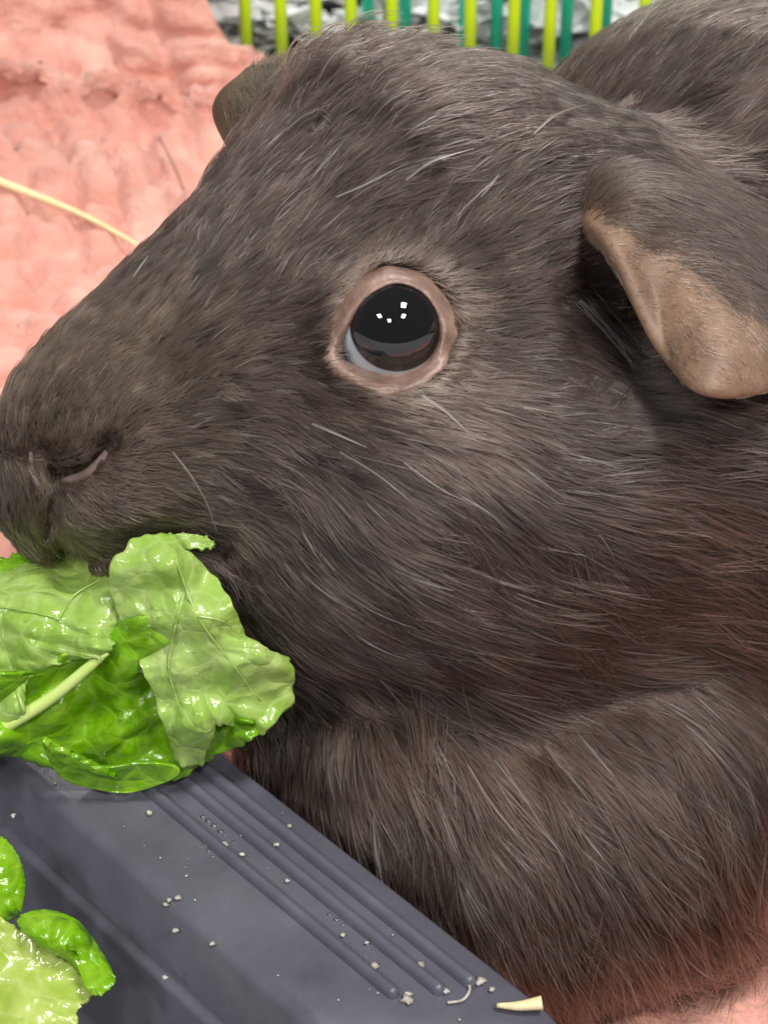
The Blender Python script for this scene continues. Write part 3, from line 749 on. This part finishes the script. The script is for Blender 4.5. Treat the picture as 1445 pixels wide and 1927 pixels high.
# ------------------------------------------------------------------ food tray
TA = FL(500, 1489, 32); TB = FL(1023, 1904, 32)
te = nrm(TB - TA); tn_ = np.array([te[1], -te[0], 0])          # along the long rim, inwards
if tn_[0] > 0: tn_ = -tn_
TL, TW, TCORN = 130.0, 95.0, 50.0                               # back end, width, near corner along te
prof = [(-1.5, 1.0), (-1.3, 12.0), (-.9, 30.6), (-.5, 31.5), (0.1, 32.0), (8, 32.2), (17.0, 32.2), (18.0, 32.0), (18.8, 31.2), (19.4, 22.6), (19.6, 22.3), (20.2, 22.3), (20.6, 21.5), (22.5, 9.0), (23.6, 7.4), (25.5, 7.0)]
tray = empty('food_tray', (*(TA + te * TCORN)[:2], 0), 'dark grey plastic food tray with ribbed rim under the lettuce', 'tray')
cx0, cx1 = -TL, TCORN; cw0, cw1 = 0.0, TW
def ring(off, h, rcorner=8, nseg=10):
    """rounded rectangle, inset by off"""
    x0, x1, y0_, y1 = cx0 + off, cx1 - off, cw0 + off, cw1 - off
    rc = max(rcorner - off * .15, 2.5); pts = []
    for (ccx, ccy, a0) in ((x1 - rc, y0_ + rc, -90), (x1 - rc, y1 - rc, 0), (x0 + rc, y1 - rc, 90), (x0 + rc, y0_ + rc, 180)):
        for k in range(nseg + 1):
            a = math.radians(a0 + 90 * k / nseg); pts.append((ccx + rc * math.cos(a), ccy + rc * math.sin(a)))
    return np.array([TA + te * a + tn_ * b_ + np.array([0, 0, h - 32]) for a, b_ in pts])
rings = [ring(o_, h) for o_, h in prof]
nr = len(rings[0]); V = np.array(rings).transpose(1, 0, 2).reshape(-1, 3)
Fc = grid_faces(nr, len(prof), True)
Fc.append([i * len(prof) + len(prof) - 1 for i in range(nr)])
mesh_obj('rim', V, Fc, M['plastic'], tray)
for off, end in ((3.0, 36.5), (6.05, 35.2), (9.75, 32.5)):      # raised ribs along the rim
    st_ = -TL + 24; s_ = np.r_[np.linspace(0, .01, 9), np.linspace(.02, .98, 42), np.linspace(.99, 1, 9)]; al = st_ + (end - st_) * s_
    de = np.clip(np.minimum(al - st_, end - al) / .8, 0, 1); w_ = .62 * np.sqrt(1 - (1 - de) ** 2) + .01
    V = []
    for a, ww in zip(al, w_):
        for k in range(9):
            q = math.pi * k / 8
            V.append(TA + te * a + tn_ * (off - ww * 1.15 * math.cos(q)) + np.array([0, 0, .12 + 1.15 * ww / .62 * math.sin(q)]))
    mesh_obj('rib', np.array(V), grid_faces(60, 9, flip=True), M['plastic'], tray)

# ------------------------------------------------------------------ lettuce
LEAFPTS = []
def leaf_sheet(name, outline, center, zf, mat, parent, nA=220, nR=44, thick=.45, edge=2.0, wave=1.0, seed=0, curl=0.0, amp=1.0):
    b_ = cr_curve(outline, nA, True)
    c = np.array(center, float)
    th = np.arange(nA) / nA
    rr = np.random.default_rng(seed)
    jag = 1 + .010 * sum(np.sin(2 * np.pi * th * k + rr.uniform(0, 6)) for k in (9, 17, 23, 31, 45)) * wave
    b_ = c + (b_ - c) * jag[:, None]
    s = np.linspace(0.0, 1, nR) ** .85
    pts = c + (b_ - c)[:, None] * s[None, :, None]
    p = pts.reshape(-1, 2)
    z = zf(p[:, 0], p[:, 1]) if callable(zf) else np.full(len(p), zf)
    z = z + amp * (.9 * waves(p, 190, seed + 1) + .7 * waves(p, 120, seed + 2) * wave + .25 * np.abs(waves(p, 75, seed + 3)) + .03 * waves(p, 30, seed + 4))
    ss = np.tile(s, nA)
    z = z + edge * .22 * ss ** 6 * np.sin(2 * np.pi * np.repeat(th, nR) * 13 + seed) - curl * ss ** 4
    V = np.array([PX(p[i, 0], p[i, 1], z[i]) for i in range(len(p))])
    LEAFPTS.append(np.column_stack([p, z]))
    o = mesh_obj(name, to_world(V), grid_faces(nA, nR, True), mat, parent)
    so = o.modifiers.new('thickness', 'SOLIDIFY'); so.thickness = thick * MM; so.offset = -1
    return o
lz = lambda px, py: np.interp(py, [1000, 1080, 1250, 1400, 1490], [15, 14.5, 11.5, 7, 2.0]) + .0 * px
leafA = empty('lettuce_leaf', FL(240, 1480, 32), 'crumpled wet green lettuce leaf held in the guinea pig\'s mouth', 'lettuce', 'lettuce leaves')
leaf_sheet('blade', [(-120, 1280), (40, 1268), (150, 1225), (255, 1160), (330, 1190), (420, 1330), (490, 1372), (455, 1402), (400, 1428), (330, 1468), (240, 1488), (160, 1477), (80, 1442), (0, 1425), (-120, 1440)],
           (230, 1340), lambda x, y: lz(x, y) - 4.2 + 2.2 * ((x - 230) ** 2 / 200 ** 2 + (y - 1340) ** 2 / 120 ** 2).clip(0, 1.2) * 1.4, M['leaf_bright'], leafA, seed=3, curl=.2)
leaf_sheet('lobe', [(-130, 1110), (0, 1075), (60, 1040), (120, 1022), (190, 1018), (236, 1070), (240, 1150), (226, 1195), (200, 1232), (150, 1242), (95, 1256), (52, 1284), (46, 1330), (20, 1372), (-130, 1400)],
           (0, 1200), lambda x, y: np.interp(y, [1035, 1120, 1250, 1400], [1.5, 9, 11.5, 7.5]) + .012 * (x - 60), M['leaf_pale'], leafA, seed=11, curl=1.5)
leaf_sheet('lobe', [(206, 1060), (262, 1012), (322, 1008), (378, 1058), (430, 1122), (462, 1188), (505, 1222), (548, 1243), (553, 1300), (502, 1380), (452, 1372), (412, 1364), (402, 1394), (378, 1436), (335, 1442), (318, 1395), (290, 1312), (264, 1252), (266, 1212), (236, 1182), (216, 1140)],
           (345, 1210), lambda x, y: lz(x, y) + 1.5 - 2.2 * ((x - 330) / 220) ** 2, M['leaf_pale'], leafA, seed=23, curl=1.2)
leaf_sheet('lip', [(78, 1392), (120, 1430), (190, 1446), (260, 1438), (310, 1440), (338, 1452), (318, 1470), (245, 1492), (170, 1484), (110, 1460)],
           (222, 1462), lambda x, y: lz(x, y) + 2.3, M['leaf_bright'], leafA, seed=31, wave=.12, edge=.0, amp=.35)
leaf_sheet('tip', [(-60, 1070), (10, 1052), (45, 1038), (66, 1046), (30, 1075), (-60, 1110)], (5, 1070), lambda x, y: 0 * x + 3.0, M['leaf_bright'], leafA, seed=41, wave=.5, edge=.6)
leaf_sheet('stalk_end', [(300, 1015), (340, 1004), (385, 1010), (402, 1026), (370, 1032), (320, 1030)], (350, 1018), lambda x, y: 0 * x + 14, M['leaf_pale'], leafA, seed=43, wave=.3, edge=.3)
c = cr_curve(np.array([(-80, 1412), (0, 1372), (90, 1318), (160, 1262), (200, 1225)], float), 24)
zz_ = lz(c[:, 0], c[:, 1]) - .2
V, Fc = tube(to_world(np.array([PX(c[i, 0], c[i, 1], zz_[i]) for i in range(24)])), np.linspace(.95, .5, 24))
mesh_obj('midrib', V, Fc, M['rib'], leafA)
def vein(pts, r0, r1, parent, mat):
    c = cr_curve(np.array(pts, float), 24); LP_ = np.vstack(LEAFPTS); z = []
    for q in c:
        m = (LP_[:, 0] - q[0]) ** 2 + (LP_[:, 1] - q[1]) ** 2 < 100; z.append(LP_[m, 2].max() if m.any() else z[-1])
    z = np.convolve(np.r_[[z[0]] * 2, z, [z[-1]] * 2], np.ones(5) / 5, 'valid') - .02
    V, Fc = tube(to_world(np.array([PX(c[i, 0], c[i, 1], z[i]) for i in range(24)])), np.linspace(r0, r1, 24), 8)
    mesh_obj('vein', V, Fc, mat, parent)
for pts in ([(330, 1050), (372, 1160), (430, 1240), (490, 1320)], [(372, 1160), (420, 1170), (455, 1200)], [(350, 1105), (330, 1180), (318, 1260), (345, 1350)], [(-20, 1140), (40, 1148), (110, 1165), (180, 1198)], [(110, 1165), (140, 1120), (190, 1090)]):
    vein(pts, .15, .05, leafA, M['leaf_pale'])

lb = lambda px, py: 13.5 + .026 * (py - 1700)
leafB = empty('lettuce_leaf', FL(60, 1900, 8), 'curled lettuce leaf with pale heart lying inside the dark tray', 'lettuce', 'lettuce leaves')
leaf_sheet('blade', [(-140, 1600), (-60, 1578), (0, 1574), (32, 1606), (48, 1652), (44, 1700), (26, 1730), (-60, 1760), (-140, 1740)], (-30, 1665), lambda x, y: lb(x, y) + 2.5, M['leaf_bright'], leafB, seed=51, curl=2.5, wave=.4, edge=.5)
leaf_sheet('heart', [(-140, 1740), (-40, 1720), (30, 1745), (90, 1790), (140, 1820), (168, 1868), (146, 1905), (138, 1960), (120, 2020), (-140, 2040)], (0, 1880), lambda x, y: lb(x, y) - .5, M['leaf_heart'], leafB, seed=57, wave=.9, edge=1)
leaf_sheet('lobe', [(34, 1728), (60, 1714), (104, 1714), (150, 1736), (186, 1782), (214, 1832), (216, 1850), (192, 1874), (165, 1868), (150, 1836), (120, 1806), (84, 1790), (60, 1768), (38, 1750)], (130, 1775), lambda x, y: lb(x, y) + 2.4, M['leaf_bright'], leafB, seed=61, curl=1.6, wave=.5, edge=.7)

# ------------------------------------------------------------------ small things
def bent_strip(name, pts, rad, mat, label, cat):
    V, Fc = tube(np.array(pts), rad, 7)
    return tag(mesh_obj(name, V, Fc, mat), label, cat)
c = cr_curve(np.array([FL(-60, 322, 10), FL(0, 350, 11), FL(90, 385, 9), FL(170, 420, 8), FL(260, 470, 7)]), 24)
bent_strip('hay_stem', c + np.array([0, 0, 1]), np.linspace(.95, .4, 24), M['hay'], 'pale yellow hay stem lying on the pink pad', 'hay')
c = cr_curve(np.array([FL(300, 262, 9), FL(325, 310, 10), FL(348, 366, 9)]), 12)
bent_strip('stray_hair', c + np.array([0, 0, .4]), .14, M['skin'], 'single dark stray hair lying on the pink pad', 'hair')
def tray_pt(px, py, dz=0):
    h = 32.2
    for _ in range(8):
        p = FL(px, py, h); h = .5 * h + .5 * np.interp((p - TA) @ tn_, [q[0] for q in prof], [q[1] for q in prof])
    return FL(px, py, h + dz)
V, Fc = tube(cr_curve(np.array([FL(935, 1893, 32.9), FL(975, 1894, 33.1), FL(1020, 1888, 33.4)]), 10), np.linspace(.25, .75, 10), 7)
tag(mesh_obj('straw_piece', V, Fc, M['straw']), 'short pale straw piece lying at the corner of the tray rim', 'straw')
c = cr_curve(np.array([tray_pt(868, 1832, .5), tray_pt(884, 1858, .4), tray_pt(872, 1882, .4), tray_pt(842, 1888, .4)]), 16)
bent_strip('pale_fibre', c, .16, M['crumb'], 'thin curved white fibre lying at the end of the tray ribs', 'fibre')
def blob(V, Fc, c, r, squash=.6, jag=.5):
    k0 = len(V); n1, n2 = 9, 6
    rr = rng.uniform(1 - jag, 1 + jag, (n1, n2)); c = c + r * squash * 0
    for i in range(n1):
        for j in range(n2):
            a = 2 * math.pi * i / n1; p = math.pi * j / (n2 - 1)
            V.append(c + r * np.array([math.sin(p) * math.cos(a) * rr[i, j], math.sin(p) * math.sin(a) * rr[i, j], squash * math.cos(p)]))
    for i in range(n1):
        for j in range(n2 - 1):
            i2 = (i + 1) % n1; Fc.append((k0 + i * n2 + j, k0 + i * n2 + j + 1, k0 + i2 * n2 + j + 1, k0 + i2 * n2 + j))
V, Fc = [], []
for x_, y_, r_ in [(415, 1592, .62), (330, 1752, .35), (338, 1746, .35), (400, 1777, .3), (318, 1695, .3), (335, 1690, .35), (312, 1703, .3), (280, 1530, .3), (25, 1535, .3), (905, 1848, .5), (765, 1882, .6), (768, 1872, .4), (705, 1818, .42), (790, 1816, .42), (480, 1650, .3), (540, 1658, .28), (455, 1608, .3), (840, 1866, .35), (690, 1775, .25), (925, 1862, .3), (645, 1760, .25), (545, 1555, .25), (520, 1590, .3), (310, 1840, .3)]:
    blob(V, Fc, tray_pt(x_, y_, .35), r_)
for k in range(45):
    a = rng.uniform(-30, 42); o_ = rng.uniform(1, 17)
    blob(V, Fc, TA + te * a + tn_ * o_ + np.array([0, 0, .35]), rng.uniform(.05, .15))
tag(mesh_obj('crumbs', np.array(V), Fc, M['crumb'], org=np.zeros(3)), 'pale crumbs scattered over the dark tray rim', 'crumbs', kind='stuff')
V, Fc = [], []
def drop(c, a, b_, n, r1, r2, hh):
    k0 = len(V); m1, m2 = 12, 6
    for i in range(m1):
        for j in range(m2):
            t_ = 2 * math.pi * i / m1; q = j / (m2 - 1)
            V.append(c + a * r1 * q * math.cos(t_) + b_ * r2 * q * math.sin(t_) + n * hh * (1 - q * q))
    for i in range(m1):
        for j in range(m2 - 1):
            i2 = (i + 1) % m1; Fc.append((k0 + i * m2 + j, k0 + i * m2 + j + 1, k0 + i2 * m2 + j + 1, k0 + i2 * m2 + j))
for x_, y_, r_ in [(382, 1538, .5), (392, 1546, .55), (402, 1554, .5), (415, 1566, .55), (422, 1572, .4), (440, 1585, .35), (384, 1592, .4), (392, 1602, .5), (400, 1612, .35), (620, 1722, .45), (632, 1732, .5), (645, 1742, .4), (690, 1778, .5), (702, 1788, .4), (540, 1620, .6), (548, 1628, .45)]:
    drop(tray_pt(x_, y_, .03), te, tn_, np.array([0, 0, 1.]), r_ * .95, r_ * .62, r_ * .6)
LP = np.vstack(LEAFPTS)
spots = [(70, 1065), (30, 1090), (15, 1105), (190, 1105), (280, 1140), (290, 1148), (300, 1160), (275, 1180), (340, 1180), (60, 1190), (310, 1275), (365, 1273), (290, 1345), (185, 1347), (205, 1360), (225, 1355), (298, 1410), (245, 1435), (260, 1445), (285, 1435), (310, 1380), (380, 1425), (290, 1310), (360, 1225), (50, 1165), (12, 1150), (320, 1365), (180, 1395), (140, 1247)]
spots += [(rng.normal(270, 60), rng.normal(1330, 70)) for k in range(26)] + [(rng.normal(290, 30), rng.normal(1165, 25)) for k in range(12)]
for x_, y_ in spots:
    d2 = (LP[:, 0] - x_) ** 2 + (LP[:, 1] - y_) ** 2
    m = d2 < 9 ** 2
    if not m.any(): continue
    z = LP[m, 2].max(); a = rng.uniform(0, 3.14); r_ = rng.uniform(.12, .3)
    Hd = np.array([PX(x_, y_, z + .06), PX(x_, y_, z + .06) + [math.cos(a), math.sin(a), 0], PX(x_, y_, z + .06) + [-math.sin(a), math.cos(a), 0], PX(x_, y_, z + .06) + [0, 0, 1]])
    w4 = to_world(Hd); drop(w4[0], w4[1] - w4[0], w4[2] - w4[0], w4[3] - w4[0], r_ * rng.uniform(1, 2), r_ * .7, r_ * .5)
tag(mesh_obj('water_drops', np.array(V), Fc, M['water'], org=np.zeros(3)), 'small clear water drops on the lettuce and between the tray ribs', 'water', kind='stuff')
